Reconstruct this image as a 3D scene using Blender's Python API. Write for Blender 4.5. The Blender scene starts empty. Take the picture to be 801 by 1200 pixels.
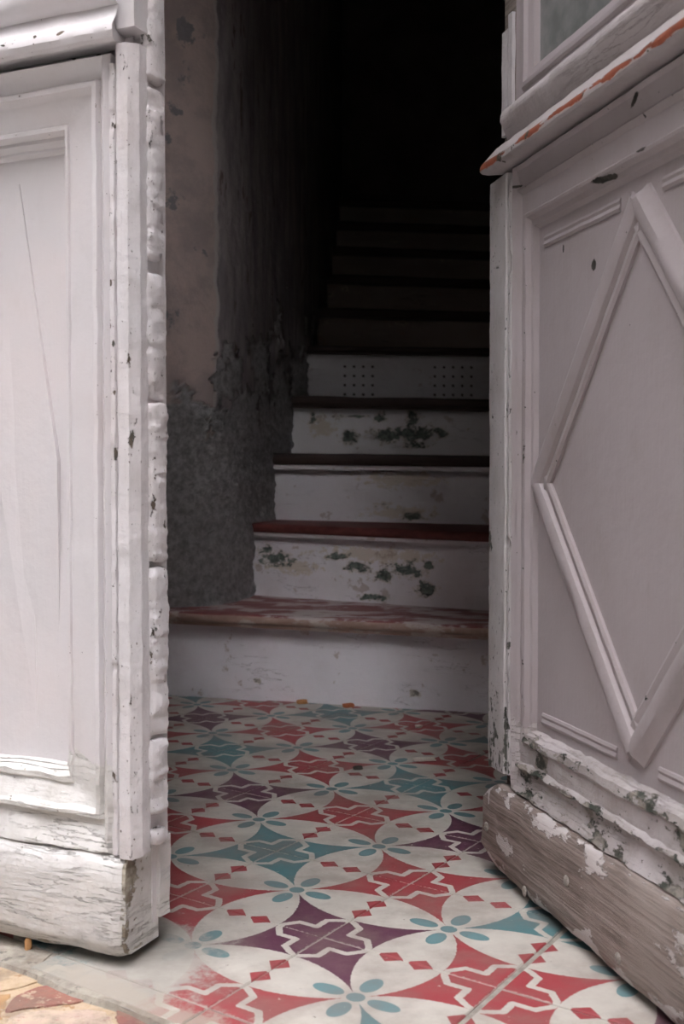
import bpy, bmesh, math, random
from mathutils import Vector, noise as mn
random.seed(7)
scene = bpy.context.scene
col = scene.collection

# ------------------------------------------------------------------ camera
CAM_H = 0.49
cam = bpy.data.objects.new('camera', bpy.data.cameras.new('camera'))
col.objects.link(cam)
cam.location = (0, 0, CAM_H)
cam.rotation_euler = (math.radians(90 - 1.46), 0, 0)
cam.data.sensor_fit = 'VERTICAL'
cam.data.sensor_height = 36
cam.data.sensor_width = 24
cam.data.lens = 39.42
cam.data.clip_start = 0.02
cam.data.dof.use_dof = True
cam.data.dof.focus_distance = 1.5
cam.data.dof.aperture_fstop = 9.0
scene.camera = cam

# ------------------------------------------------------------------ sky and exposure
world = bpy.data.worlds.new('overcast_sky')
scene.world = world
world.use_nodes = True
bg = world.node_tree.nodes['Background']
bg.inputs[0].default_value = (0.99, 0.965, 1.0, 1)
bg.inputs[1].default_value = 1.0
vs = scene.view_settings
vs.view_transform = 'Standard'
vs.look = 'None'
vs.exposure = 4.02
vs.gamma = 1
vs.use_curve_mapping = False

# ------------------------------------------------------------------ node helper
class NB:
    def __init__(s, name):
        s.m = bpy.data.materials.new(name); s.m.use_nodes = True
        s.t = s.m.node_tree
        s.b = s.t.nodes['Principled BSDF']
        s.b.inputs['Specular IOR Level'].default_value = 0.3
    def n(s, typ, **k):
        x = s.t.nodes.new(typ)
        for a, v in k.items(): setattr(x, a, v)
        return x
    def put(s, sock, v):
        if isinstance(v, bpy.types.NodeSocket): s.t.links.new(v, sock)
        elif isinstance(v, (tuple, list)) and len(v) == 3 and sock.type == 'RGBA': sock.default_value = (*v, 1)
        else: sock.default_value = v
    def math(s, op, a, b=0.0, c=None):
        x = s.n('ShaderNodeMath', operation=op)
        s.put(x.inputs[0], a); s.put(x.inputs[1], b)
        if c is not None: s.put(x.inputs[2], c)
        return x.outputs[0]
    def add(s, a, b): return s.math('ADD', a, b)
    def sub(s, a, b): return s.math('SUBTRACT', a, b)
    def mul(s, a, b): return s.math('MULTIPLY', a, b)
    def mn(s, a, b): return s.math('MINIMUM', a, b)
    def mx(s, a, b): return s.math('MAXIMUM', a, b)
    def step(s, v, lo, hi):
        x = s.n('ShaderNodeMapRange', interpolation_type='SMOOTHSTEP')
        s.put(x.inputs[0], v); s.put(x.inputs[1], lo); s.put(x.inputs[2], hi)
        return x.outputs[0]
    def mix(s, f, a, b):
        x = s.n('ShaderNodeMix', data_type='RGBA')
        s.put(x.inputs[0], f); s.put(x.inputs[6], a); s.put(x.inputs[7], b)
        return x.outputs[2]
    def coord(s, kind='Object'): return s.n('ShaderNodeTexCoord').outputs[kind]
    def pos(s): return s.n('ShaderNodeNewGeometry').outputs['Position']
    def map(s, v, scale=(1, 1, 1), loc=(0, 0, 0)):
        x = s.n('ShaderNodeMapping'); s.put(x.inputs['Vector'], v)
        x.inputs['Scale'].default_value = scale; x.inputs['Location'].default_value = loc
        return x.outputs[0]
    def noise(s, v, scale, detail=5, rough=0.55, dist=0.0):
        x = s.n('ShaderNodeTexNoise'); s.put(x.inputs['Vector'], v)
        x.inputs['Scale'].default_value = scale; x.inputs['Detail'].default_value = detail
        x.inputs['Roughness'].default_value = rough; x.inputs['Distortion'].default_value = dist
        return x.outputs[0]
    def voro(s, v, scale, feature='DISTANCE_TO_EDGE'):
        x = s.n('ShaderNodeTexVoronoi', feature=feature); s.put(x.inputs['Vector'], v)
        x.inputs['Scale'].default_value = scale
        return x.outputs['Distance']
    def attr(s, name):
        return s.n('ShaderNodeAttribute', attribute_name=name).outputs['Fac']
    def rnd(s): return s.n('ShaderNodeObjectInfo').outputs['Random']
    def sep(s, v):
        x = s.n('ShaderNodeSeparateXYZ'); s.put(x.inputs[0], v)
        return x.outputs[0], x.outputs[1], x.outputs[2]
    def comb(s, a, b, c):
        x = s.n('ShaderNodeCombineXYZ')
        for i, v in enumerate((a, b, c)): s.put(x.inputs[i], v)
        return x.outputs[0]
    def done(s, color, rough=0.6, height=None, dist=0.001, strength=1.0):
        s.put(s.b.inputs['Base Color'], color); s.put(s.b.inputs['Roughness'], rough)
        if height is not None:
            b = s.n('ShaderNodeBump'); s.put(b.inputs['Height'], height)
            b.inputs['Distance'].default_value = dist; b.inputs['Strength'].default_value = strength
            s.t.links.new(b.outputs[0], s.b.inputs['Normal'])
        return s.m

def paint(name, base, under=(0.05, 0.045, 0.035), under2=(0.16, 0.14, 0.11), thr=0.74, scale=14, aniso=(1, 1, 1),
          wear_gain=0.3, fleck=0.70, dirt=0.25, cracks=0.0, crack_map=(3, 3, 60), tint=(0.70, 0.62, 0.61), bump=0.0035, streak=(260, 260, 14), chips=()):
    b = NB(name); c = b.coord()
    w = b.attr('wear')
    n1 = b.noise(b.map(c, aniso), scale, 8, 0.68)
    m = b.step(b.add(n1, b.mul(w, wear_gain)), thr, thr + 0.02)
    nf = b.noise(b.map(c, aniso, (3.1, 1.7, 9.2)), scale * 7, 3, 0.6)
    m2 = b.step(b.add(nf, b.mul(w, wear_gain * 0.55)), fleck + 0.04, fleck + 0.07)
    m = b.mx(m, m2)
    if chips:
        ox, oy, oz = b.sep(c)
        rag = b.mul(b.sub(b.noise(c, 90, 4, 0.7), 0.5), 1.6)
        for (cx, cz, rx, rz, sk) in chips:               # single knocks where the paint is gone
            dx = b.sub(ox, cx); dz = b.sub(b.sub(oz, cz), b.mul(dx, sk))
            dx = b.mul(dx, 1 / rx); dz = b.mul(dz, 1 / rz)
            m = b.mx(m, b.sub(1.0, b.step(b.add(b.math('SQRT', b.add(b.mul(dx, dx), b.mul(dz, dz))), rag), 0.8, 1.0)))
    nb_ = b.noise(c, 4, 4, 0.6)
    pc = b.mix(b.mul(b.step(nb_, 0.42, 0.7), 0.55), base, tint)
    nd = b.noise(b.map(c, (1, 1, 0.5), (5, 5, 5)), 30, 6, 0.7)
    pc = b.mix(b.mul(b.step(b.add(nd, b.mul(w, 0.12)), 0.48, 0.8), dirt), pc, (0.22, 0.19, 0.15))
    fine = b.noise(c, 90, 5, 0.7)
    h = b.add(b.sub(1.0, m), b.mul(fine, 0.30))
    h = b.add(h, b.mul(b.noise(c, 28, 4, 0.6), 0.9))
    h = b.add(h, b.mul(b.noise(b.map(c, streak), 1.0, 4, 0.6), 0.22))
    if cracks > 0:
        cv = b.noise(b.map(c, crack_map), 1.0, 6, 0.65, 0.3)
        ck = b.step(b.math('ABSOLUTE', b.sub(cv, 0.5)), 0.0, 0.012)
        gate = b.step(b.noise(c, 9, 3, 0.5), 0.40, 0.55)
        ck = b.mx(ck, b.sub(1.0, b.mul(gate, cracks)))
        pc = b.mix(b.mul(b.sub(1.0, ck), 0.55), pc, (0.16, 0.14, 0.11))
        h = b.add(h, b.mul(ck, 0.9))
    uc = b.mix(b.step(b.noise(c, 40, 4, 0.6), 0.42, 0.6), under, under2)
    return b.done(b.mix(m, pc, uc), 0.68, h, bump)

M = {}
RCHIPS = [(-0.263, 0.797, 0.026, 0.0030, 0.10), (-0.340, 0.804, 0.011, 0.0026, 0.1), (-0.052, 0.842, 0.012, 0.0016, 0.0), (-0.327, 0.854, 0.010, 0.0035, -0.5), (-0.222, 0.719, 0.005, 0.006, 0.0), (-0.15, 0.750, 0.002, 0.006, 0.0)]
WHITE = (0.64, 0.615, 0.625)
M['paint_left'] = paint('white_paint', WHITE, under=(0.13, 0.10, 0.075), under2=(0.07, 0.065, 0.055), wear_gain=0.13, thr=0.775, scale=30, fleck=0.70, dirt=0.08, bump=0.0012, chips=[(0.071, 0.188, 0.0045, 0.009, 0), (0.094, 0.940, 0.0025, 0.002, 0.4), (0.062, 0.938, 0.004, 0.0025, -0.3), (0.132, 0.936, 0.003, 0.0012, 0.2)])
M['paint_left_rough'] = paint('white_paint_chipped', WHITE, under=(0.13, 0.10, 0.075), under2=(0.07, 0.065, 0.055), wear_gain=0.15, thr=0.765, scale=42, aniso=(1.3, 1.3, 0.7), fleck=0.70, dirt=0.18, bump=0.0042, chips=[(0.0115, 0.52, 0.0016, 0.007, 0), (0.013, 0.63, 0.0018, 0.004, 0), (0.016, 0.69, 0.0022, 0.004, 0)])
M['paint_left_worn'] = paint('white_paint_worn', (0.65, 0.635, 0.62), under=(0.24, 0.20, 0.15), under2=(0.42, 0.39, 0.32), thr=0.74, scale=16, aniso=(1, 1, 1.6), wear_gain=0.10, fleck=0.70,
                             dirt=0.22, cracks=0.75, crack_map=(7, 7, 85), streak=(16, 60, 240), tint=(0.74, 0.72, 0.66), bump=0.004)
M['paint_right'] = paint('shaded_door_paint', (0.35, 0.31, 0.318), wear_gain=0.26, thr=0.79, fleck=0.72, under=(0.022, 0.022, 0.020), under2=(0.06, 0.055, 0.048), dirt=0.18, tint=(0.31, 0.265, 0.268), bump=0.0012, chips=RCHIPS)  # right leaf: door paint darkened so its colour carries the shade
M['paint_right_worn'] = paint('shaded_door_paint_peeling', (0.42, 0.385, 0.385), under=(0.05, 0.055, 0.045), under2=(0.28, 0.25, 0.22), thr=0.72, scale=24,
                              aniso=(0.7, 1, 1.2), wear_gain=0.16, fleck=0.70, dirt=0.4, cracks=0.5, tint=(0.42, 0.37, 0.37), crack_map=(8, 8, 80), streak=(16, 60, 240), bump=0.004)  # peeling version, darkened for shade in the same way
M['paint_right_edge'] = paint('shaded_stile_paint', (0.50, 0.478, 0.482), under=(0.06, 0.065, 0.055), under2=(0.11, 0.11, 0.095), thr=0.755, scale=26, aniso=(1.4, 1, 0.8),
                              wear_gain=0.16, fleck=0.70, dirt=0.25, tint=(0.50, 0.47, 0.475))  # stile also darkened for shade, less than the panel

def orange_rail():
    b = NB('dado_rail_paint'); c = b.coord(); w = b.attr('wear')
    base = (0.38, 0.345, 0.345)
    n1 = b.noise(b.map(c, (0.55, 0.55, 1.6)), 15, 7, 0.62)
    m = b.step(b.add(n1, b.mul(w, 0.30)), 0.835, 0.855)
    n2 = b.noise(b.map(c, (1, 1, 1), (4, 2, 7)), 60, 4, 0.6)
    m2 = b.step(b.add(n2, b.mul(w, 0.10)), 0.72, 0.74)
    dirt = b.mul(b.step(b.noise(c, 34, 6, 0.7), 0.47, 0.75), 0.45)
    pc = b.mix(dirt, base, (0.25, 0.22, 0.19))
    o = b.mix(b.step(b.noise(c, 55, 4, 0.6), 0.35, 0.65), (0.27, 0.078, 0.042), (0.20, 0.060, 0.036))
    cc = b.mix(m, pc, o); cc = b.mix(m2, cc, (0.07, 0.06, 0.045))
    return b.done(cc, 0.55, b.add(b.sub(1.0, b.mx(m, m2)), b.mul(b.noise(c, 120, 3), 0.2)), 0.0016)
M['rail_right'] = orange_rail()

def bare_wood(name, wood, dark, pale, amount, loc):
    b = NB(name); c = b.coord()
    g = b.noise(b.map(c, (4, 30, 70)), 1.6, 7, 0.7, 0.5)
    g2 = b.noise(b.map(c, (9, 60, 260)), 1.2, 5, 0.65)
    wc = b.mix(b.step(g, 0.35, 0.68), dark, wood)
    wc = b.mix(b.mul(b.step(g2, 0.48, 0.62), 0.55), wc, (dark[0] * 0.35, dark[1] * 0.35, dark[2] * 0.35))
    wc = b.mix(b.mul(b.step(b.noise(c, 7, 4), 0.45, 0.65), 0.5), wc, (0.34, 0.29, 0.265))
    pm = b.noise(b.map(c, (0.75, 1, 1.5), loc), 12, 7, 0.62)
    w = b.attr('wear')
    m = b.step(b.add(pm, b.mul(w, 0.2)), amount, amount + 0.025)
    cc = b.mix(m, wc, pale)
    h = b.add(b.mul(m, 0.8), b.add(b.mul(g, 0.6), b.mul(g2, 0.7)))
    return b.done(cc, 0.8, h, 0.0020)
M['wood'] = bare_wood('weathered_oak', (0.32, 0.265, 0.24), (0.18, 0.138, 0.12), (0.50, 0.455, 0.445), 0.64, (1.3, 0, 0.45))
M['wood_grey'] = bare_wood('raw_grey_wood', (0.22, 0.19, 0.165), (0.13, 0.105, 0.09), (0.60, 0.56, 0.55), 0.70, (2, 2, 2))

def simple(name, c1, c2, scale, rough=0.7, bump=0.001, spec=0.3):
    b = NB(name); c = b.coord()
    b.b.inputs['Specular IOR Level'].default_value = spec
    n = b.noise(c, scale, 6, 0.6)
    return b.done(b.mix(b.step(n, 0.3, 0.7), c1, c2), rough, n, bump)
M['dark_gap'] = simple('dark_rebate', (0.05, 0.045, 0.04), (0.09, 0.08, 0.07), 40)
M['nail'] = simple('corroded_nail', (0.35, 0.32, 0.29), (0.18, 0.16, 0.14), 300, 0.5)
M['glass'] = simple('dusty_pane', (0.17, 0.18, 0.175), (0.25, 0.255, 0.25), 26, 0.25, 0.0004, 0.5)
M['mortar'] = simple('grout', (0.36, 0.33, 0.29), (0.22, 0.20, 0.175), 60, 0.9, 0.002)
M['brick_bit'] = simple('terracotta', (0.55, 0.20, 0.09), (0.42, 0.15, 0.08), 90, 0.85)
M['ochre_bit'] = simple('ochre_chip', (0.50, 0.27, 0.12), (0.40, 0.20, 0.09), 90, 0.85)
M['white_bit'] = simple('paint_flake', (0.72, 0.69, 0.62), (0.55, 0.50, 0.42), 90, 0.7)
M['facade'] = simple('facade_render', (0.20, 0.185, 0.17), (0.14, 0.13, 0.12), 6, 0.9)
M['street'] = simple('street_paving', (0.36, 0.345, 0.325), (0.28, 0.265, 0.25), 10, 0.9)
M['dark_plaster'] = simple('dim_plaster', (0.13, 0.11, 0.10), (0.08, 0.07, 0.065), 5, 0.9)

def tile_mat():
    b = NB('cement_tile_pattern')
    u, v, _ = b.sep(b.coord('UV'))
    P = b.pos()
    jig = b.noise(P, 260, 2, 0.5)                      # slightly ragged pigment borders
    j = b.mul(b.sub(jig, 0.5), 0.012)
    ax = b.math('ABSOLUTE', u); ay = b.math('ABSOLUTE', v)
    p = b.sub(0.5, ax); q = b.sub(0.5, ay)
    def dist(x, y, cx, cy):
        dx = b.sub(x, cx); dy = b.sub(y, cy)
        return b.math('SQRT', b.add(b.mul(dx, dx), b.mul(dy, dy)))
    d1 = b.add(dist(ax, ay, 0.5, -0.5), j); d2 = b.add(dist(ax, ay, -0.5, 0.5), j)
    star = b.step(b.mn(d1, d2), 0.7071, 0.7071 + 0.006)
    # star colour by corner: (+,+) and (-,-) red, (-,+) and (+,-) purple or teal
    su = b.step(u, -0.001, 0.001); sv = b.step(v, -0.001, 0.001)
    same = b.math('ABSOLUTE', b.sub(su, sv))           # 1 on the off-diagonal corners
    alt = b.mix(su, (0.105, 0.037, 0.066), (0.085, 0.19, 0.205))
    starc = b.mix(same, (0.31, 0.052, 0.060), alt)
    # cross outline: polyline in (p,q), symmetric about the diagonal
    hi = b.mx(p, q); lo = b.mn(p, q)
    def seg(x1, y1, x2, y2):
        L2 = (x2 - x1) ** 2 + (y2 - y1) ** 2
        t = b.math('DIVIDE', b.add(b.mul(b.sub(hi, x1), x2 - x1), b.mul(b.sub(lo, y1), y2 - y1)), L2)
        t = b.mn(b.mx(t, 0.0), 1.0)
        return dist(hi, lo, b.add(b.mul(t, x2 - x1), x1), b.add(b.mul(t, y2 - y1), y1))
    dl = b.mn(b.mn(seg(0.276, 0.0, 0.268, 0.030), seg(0.268, 0.030, 0.214, 0.105)), seg(0.214, 0.105, 0.105, 0.105))
    line = b.sub(1.0, b.step(b.add(dl, j), 0.0165, 0.0215))
    line = b.mx(line, b.mul(b.sub(1.0, b.step(b.add(lo, j), 0.006, 0.010)), 0.55))
    cream = b.mix(b.noise(P, 22, 5, 0.6), (0.41, 0.385, 0.345), (0.55, 0.52, 0.465))
    c = b.mix(star, cream, b.mix(line, starc, cream))
    # red lozenges on the joint
    def loz(pp, aa):
        return b.sub(1.0, b.step(b.add(b.add(b.math('DIVIDE', pp, 0.066), b.math('DIVIDE', b.math('ABSOLUTE', b.sub(aa, 0.085)), 0.075)), b.mul(j, 8.0)), 0.95, 1.05))
    lz = b.mx(loz(p, ay), loz(q, ax))
    c = b.mix(lz, c, (0.29, 0.048, 0.055))
    # teal flower
    hx = b.mx(ax, ay); lx = b.mn(ax, ay)
    def ell(cx, rx, ry):
        a = b.math('DIVIDE', b.sub(hx, cx), rx); d = b.math('DIVIDE', lx, ry)
        return b.sub(1.0, b.step(b.add(b.add(b.mul(a, a), b.mul(d, d)), b.mul(j, 10.0)), 0.93, 1.07))
    fl = b.mx(ell(0.0, 0.046, 0.046), ell(0.152, 0.085, 0.047))
    c = b.mix(fl, c, (0.125, 0.23, 0.245))
    # soiling, scratches
    n = b.noise(P, 9, 7, 0.65)
    c = b.mix(b.mul(b.step(n, 0.38, 0.68), 0.5), c, (0.20, 0.15, 0.13))
    sp = b.step(b.noise(P, 140, 3, 0.6), 0.69, 0.73)
    c = b.mix(b.mul(sp, 0.6), c, (0.52, 0.49, 0.43))
    sp2 = b.step(b.noise(b.map(P, loc=(3, 1, 5)), 90, 4, 0.6), 0.70, 0.74)
    c = b.mix(b.mul(sp2, 0.55), c, (0.10, 0.085, 0.075))
    # cement smear and worn-off print by the free edge of the left leaf
    x, y, _z = b.sep(P)
    d = b.math('SQRT', b.add(b.math('POWER', b.sub(x, -0.215), 2.0), b.math('POWER', b.mul(b.sub(y, 1.135), 0.8), 2.0)))
    d = b.add(d, b.mul(b.sub(b.noise(P, 34, 8, 0.75), 0.5), 0.22))
    c = b.mix(b.mul(b.sub(1.0, b.step(d, 0.055, 0.105)), 0.9), c, b.mix(b.noise(P, 40, 5, 0.6), (0.25, 0.235, 0.21), (0.46, 0.435, 0.39)))
    e = b.add(b.mul(b.add(x, 0.128), -0.565), b.mul(b.sub(y, 1.008), -0.825))   # distance outward past the tile edge
    e = b.add(e, b.mul(b.sub(b.noise(P, 40, 8, 0.75), 0.5), 0.11))
    c = b.mix(b.mul(b.step(e, -0.03, -0.005), 0.75), c, (0.36, 0.32, 0.27))
    rough = b.add(0.42, b.mul(b.noise(P, 30, 4), 0.25))
    h = b.add(b.mul(b.noise(P, 60, 5, 0.6), 0.5), b.mul(sp2, -0.3))
    return b.done(c, rough, h, 0.0012)
M['tile'] = tile_mat()

def paving_mat(name, c1, c2, edge):
    b = NB(name); P = b.pos()
    n = b.noise(P, 36, 7, 0.68)
    c = b.mix(b.step(n, 0.36, 0.62), c1, c2)
    c = b.mix(b.step(b.noise(b.map(P, loc=(2, 5, 1)), 70, 5, 0.65), 0.58, 0.64), c, edge)
    c = b.mix(b.mul(b.step(b.noise(b.map(P, loc=(9, 3, 1)), 18, 8, 0.72), 0.42, 0.62), 0.6), c, (0.22, 0.175, 0.14))
    return b.done(c, 0.85, b.noise(P, 60, 8, 0.7), 0.006)
M['pave_red'] = paving_mat('red_paving', (0.27, 0.10, 0.095), (0.36, 0.17, 0.13), (0.55, 0.42, 0.30))
M['pave_tan'] = paving_mat('tan_paving', (0.52, 0.38, 0.24), (0.60, 0.47, 0.33), (0.44, 0.27, 0.15))
M['pave_pink'] = paving_mat('pink_paving', (0.60, 0.46, 0.38), (0.62, 0.50, 0.38), (0.50, 0.30, 0.26))
M['pave_grey'] = paving_mat('grey_paving', (0.20, 0.20, 0.19), (0.27, 0.265, 0.25), (0.45, 0.38, 0.28))
M['pave_ochre'] = paving_mat('ochre_paving', (0.44, 0.25, 0.11), (0.52, 0.33, 0.17), (0.55, 0.45, 0.33))
M['cement'] = paving_mat('cement_fillet', (0.30, 0.275, 0.235), (0.42, 0.385, 0.325), (0.20, 0.185, 0.16))

def riser_mat(name, thr, base, seed, under=(0.085, 0.10, 0.09), blobs=(), beige=()):
    b = NB(name); P = b.pos()
    x, y, z = b.sep(P)
    n = b.noise(b.map(P, (0.8, 1, 1.5), (seed, seed * 2, 0)), 9, 9, 0.70)
    m = b.step(n, thr, thr + 0.012)
    rag = b.noise(b.map(P, (0.8, 1, 1.2), (seed, 0, seed)), 48, 8, 0.78)
    def field(bl):
        f = None
        for (cx, cz, rx, rz) in bl:
            dx = b.mul(b.sub(x, cx), 1 / rx); dz = b.mul(b.sub(z, cz), 1 / rz)
            d = b.sub(1.0, b.math('SQRT', b.add(b.mul(dx, dx), b.mul(dz, dz))))
            f = d if f is None else b.mx(f, d)
        return b.add(b.mx(b.mn(f, 0.7), -1.0), b.mul(b.sub(rag, 0.5), 5.0))
    rim = b.mul(b.step(n, thr - 0.05, thr - 0.01), b.sub(1.0, m))
    if blobs:
        f = field(blobs)
        m = b.mx(m, b.step(f, 0.22, 0.32)); rim = b.mul(b.mx(rim, b.step(f, -0.15, 0.1)), b.sub(1.0, m))
    pc = b.mix(b.mul(b.step(b.noise(P, 6, 5, 0.6), 0.4, 0.7), 0.5), base, (base[0] * 0.8, base[1] * 0.76, base[2] * 0.75))
    if beige:
        pc = b.mix(b.mul(b.step(field(beige), -0.2, 0.3), 0.8), pc, (0.66, 0.58, 0.48))
    pc = b.mix(b.mul(rim, 0.6), pc, (0.62, 0.54, 0.44))
    br = b.step(b.noise(b.map(P, loc=(seed, 7, 3)), 14, 6, 0.65), 0.62, 0.66)
    pc = b.mix(b.mul(br, 0.5), pc, (0.36, 0.25, 0.19))
    uc = b.mix(b.step(b.noise(P, 90, 4, 0.6), 0.4, 0.6), under, (under[0] * 2.0, under[1] * 2.0, under[2] * 1.9))
    c = b.mix(m, pc, uc)
    h = b.add(b.sub(1.0, m), b.add(b.mul(b.noise(P, 45, 6, 0.65), 0.5), b.mul(b.noise(P, 12, 4), 0.8)))
    ck = b.step(b.math('ABSOLUTE', b.sub(b.noise(b.map(P, (1.5, 1, 9), (seed, 1, 0)), 2.4, 5, 0.6), 0.5)), 0.0, 0.004)
    ck = b.mx(ck, b.step(b.noise(P, 5, 3), 0.50, 0.56))
    c = b.mix(b.mul(b.sub(1.0, ck), 0.4), c, (0.28, 0.24, 0.22))
    return b.done(c, 0.65, b.add(h, b.mul(ck, 0.5)), 0.0035)
def PX(px, py, Y, rx, rz):                                # patch centre and radii on a riser, metres
    return ((px - 400.5) * Y / 1314, 0.49 - (py - 566.5) * Y / 1314, rx * Y / 1314, rz * Y / 1314)
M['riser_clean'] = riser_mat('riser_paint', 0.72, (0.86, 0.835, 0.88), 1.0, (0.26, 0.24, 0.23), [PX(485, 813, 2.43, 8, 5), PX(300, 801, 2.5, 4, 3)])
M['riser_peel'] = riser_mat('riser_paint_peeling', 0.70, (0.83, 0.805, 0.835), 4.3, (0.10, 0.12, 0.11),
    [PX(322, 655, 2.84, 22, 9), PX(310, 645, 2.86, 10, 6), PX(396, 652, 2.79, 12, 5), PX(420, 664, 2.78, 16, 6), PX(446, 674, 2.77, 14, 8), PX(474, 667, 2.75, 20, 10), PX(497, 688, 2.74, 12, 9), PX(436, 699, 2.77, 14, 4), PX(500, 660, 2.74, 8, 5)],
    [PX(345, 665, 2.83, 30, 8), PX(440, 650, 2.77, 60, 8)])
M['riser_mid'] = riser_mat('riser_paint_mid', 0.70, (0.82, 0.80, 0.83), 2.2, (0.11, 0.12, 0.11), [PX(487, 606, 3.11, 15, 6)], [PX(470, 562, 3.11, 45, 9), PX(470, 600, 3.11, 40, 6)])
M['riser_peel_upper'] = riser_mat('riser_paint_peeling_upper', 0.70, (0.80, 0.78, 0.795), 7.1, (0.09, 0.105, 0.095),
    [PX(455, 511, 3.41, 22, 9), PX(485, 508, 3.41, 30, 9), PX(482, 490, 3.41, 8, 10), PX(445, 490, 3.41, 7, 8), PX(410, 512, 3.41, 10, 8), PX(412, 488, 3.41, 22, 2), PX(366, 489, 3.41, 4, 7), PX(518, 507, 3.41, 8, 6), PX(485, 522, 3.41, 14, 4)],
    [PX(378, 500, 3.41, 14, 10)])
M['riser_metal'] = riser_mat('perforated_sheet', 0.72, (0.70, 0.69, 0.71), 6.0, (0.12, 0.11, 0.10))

M['riser_dimmed'] = riser_mat('dimmed_brown_riser', 0.66, (0.34, 0.285, 0.255), 3.3, (0.12, 0.10, 0.09))  # brownish wood, darkened to stand in for shade high up the stairs
def tread_mat(name, a, c2, dust, amount):
    b = NB(name); P = b.pos()
    g = b.noise(b.map(P, (3, 40, 40)), 1.6, 6, 0.65)
    c = b.mix(b.step(g, 0.35, 0.65), a, c2)
    m = b.step(b.noise(b.map(P, (0.6, 1.2, 1.2)), 14, 7, 0.68), amount, amount + 0.08)
    c = b.mix(m, c, dust)
    return b.done(c, 0.55, b.add(g, b.noise(P, 60, 5)), 0.0015)
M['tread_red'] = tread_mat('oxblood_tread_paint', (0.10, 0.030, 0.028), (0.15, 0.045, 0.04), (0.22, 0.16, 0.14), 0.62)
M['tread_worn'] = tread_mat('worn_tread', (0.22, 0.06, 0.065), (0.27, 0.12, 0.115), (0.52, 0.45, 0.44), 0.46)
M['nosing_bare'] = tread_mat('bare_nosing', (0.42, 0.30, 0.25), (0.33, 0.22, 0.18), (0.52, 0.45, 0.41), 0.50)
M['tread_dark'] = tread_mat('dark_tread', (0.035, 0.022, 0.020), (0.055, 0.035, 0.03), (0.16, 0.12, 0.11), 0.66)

def wall_mat():
    b = NB('old_plaster'); P = b.pos()
    rough_ = b.attr('rough'); arc = b.attr('arc')
    x, y, z = b.sep(P)
    cem = b.mix(b.step(b.noise(P, 55, 7, 0.7), 0.3, 0.7), (0.36, 0.35, 0.35), (0.76, 0.74, 0.745))
    pink = b.mix(b.step(b.noise(P, 8, 7, 0.66), 0.40, 0.62), (0.62, 0.50, 0.46), (0.46, 0.385, 0.365))
    pink = b.mix(b.step(b.noise(b.map(P, loc=(1, 4, 2.2)), 7, 6, 0.62), 0.60, 0.63), pink, (0.28, 0.27, 0.275))
    sv = b.map(P, (1, 1, 0.22), (2, 0, 0))
    grey = b.mix(b.step(b.noise(sv, 17, 7, 0.66), 0.38, 0.66), (0.24, 0.22, 0.225), (0.42, 0.375, 0.37))
    grey = b.mix(b.mul(b.step(b.noise(sv, 40, 6, 0.7), 0.63, 0.68), 0.7), grey, (0.42, 0.39, 0.38))
    grey = b.mix(b.mul(b.step(b.noise(b.map(P, (1, 1, 0.3), (6, 1, 1)), 22, 6, 0.66), 0.60, 0.65), 0.8), grey, (0.13, 0.08, 0.065))
    edge = b.add(arc, b.mul(b.sub(b.noise(P, 10, 4, 0.5), 0.5), 0.05))
    up = b.mix(b.step(edge, -0.004, 0.004), pink, grey)
    rim = b.sub(1.0, b.step(b.math('ABSOLUTE', b.sub(edge, 0.003)), 0.002, 0.009))
    up = b.mix(b.mul(rim, 0.8), up, (0.62, 0.57, 0.545))
    c = b.mix(rough_, up, cem)
    h = b.add(b.mul(b.mul(b.noise(P, 90, 6, 0.75), rough_), 4.0), b.mul(b.noise(P, 40, 6, 0.65), 0.6))
    return b.done(c, 0.9, h, 0.0055)
M['wall'] = wall_mat()

# ------------------------------------------------------------------ object helpers
def tag(o, label=None, cat=None, group=None, kind=None):
    if label: o['label'] = label
    if cat: o['category'] = cat
    if group: o['group'] = group
    if kind: o['kind'] = kind
    return o
def empty(name, loc, rz=0.0):
    o = bpy.data.objects.new(name, None); o.empty_display_size = 0.05
    col.objects.link(o); o.location = loc; o.rotation_euler = (0, 0, rz)
    return o
def link(name, bm, mat, parent=None, smooth=False, angle=35):
    bmesh.ops.recalc_face_normals(bm, faces=bm.faces)
    me = bpy.data.meshes.new(name); bm.to_mesh(me); bm.free()
    if mat: me.materials.append(mat)
    if smooth:
        for p in me.polygons: p.use_smooth = True
        try: me.set_sharp_from_angle(angle=math.radians(angle))
        except Exception: pass
    o = bpy.data.objects.new(name, me); col.objects.link(o)
    if parent: o.parent = parent
    return o
def new_bm():
    bm = bmesh.new(); bm.verts.layers.float.new('wear'); return bm
def jitter(bm, amp, scale, seed=0.0):
    for v in bm.verts:
        v.co += amp * mn.noise_vector(v.co * scale + Vector((seed, seed * 1.7, -seed)))
def chip(bm, amp, scale, thr, fn, seed=0.0):
    """knock vertices back where noise is high; fn(co) -> direction scaled 0..1"""
    for v in bm.verts:
        k = mn.noise(v.co * scale + Vector((seed, 3 * seed, seed))) - thr
        if k > 0: v.co += fn(v.co) * min(1.0, k * 4) * amp
def sweep(bm, prof, frame, n, wear=None):
    """closed profile of 2-D points swept through frame(t, a, b) -> Vector, capped"""
    wl = bm.verts.layers.float['wear']
    rows = []
    for i in range(n + 1):
        r = []
        for k, pt in enumerate(prof):
            v = bm.verts.new(frame(i / n, pt[0], pt[1])); v[wl] = pt[2] if len(pt) > 2 else 0.0
            r.append(v)
        rows.append(r)
    m = len(prof)
    for i in range(n):
        for k in range(m):
            bm.faces.new((rows[i][k], rows[i][(k + 1) % m], rows[i + 1][(k + 1) % m], rows[i + 1][k]))
    bm.faces.new(rows[0][::-1]); bm.faces.new(rows[-1])
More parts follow.
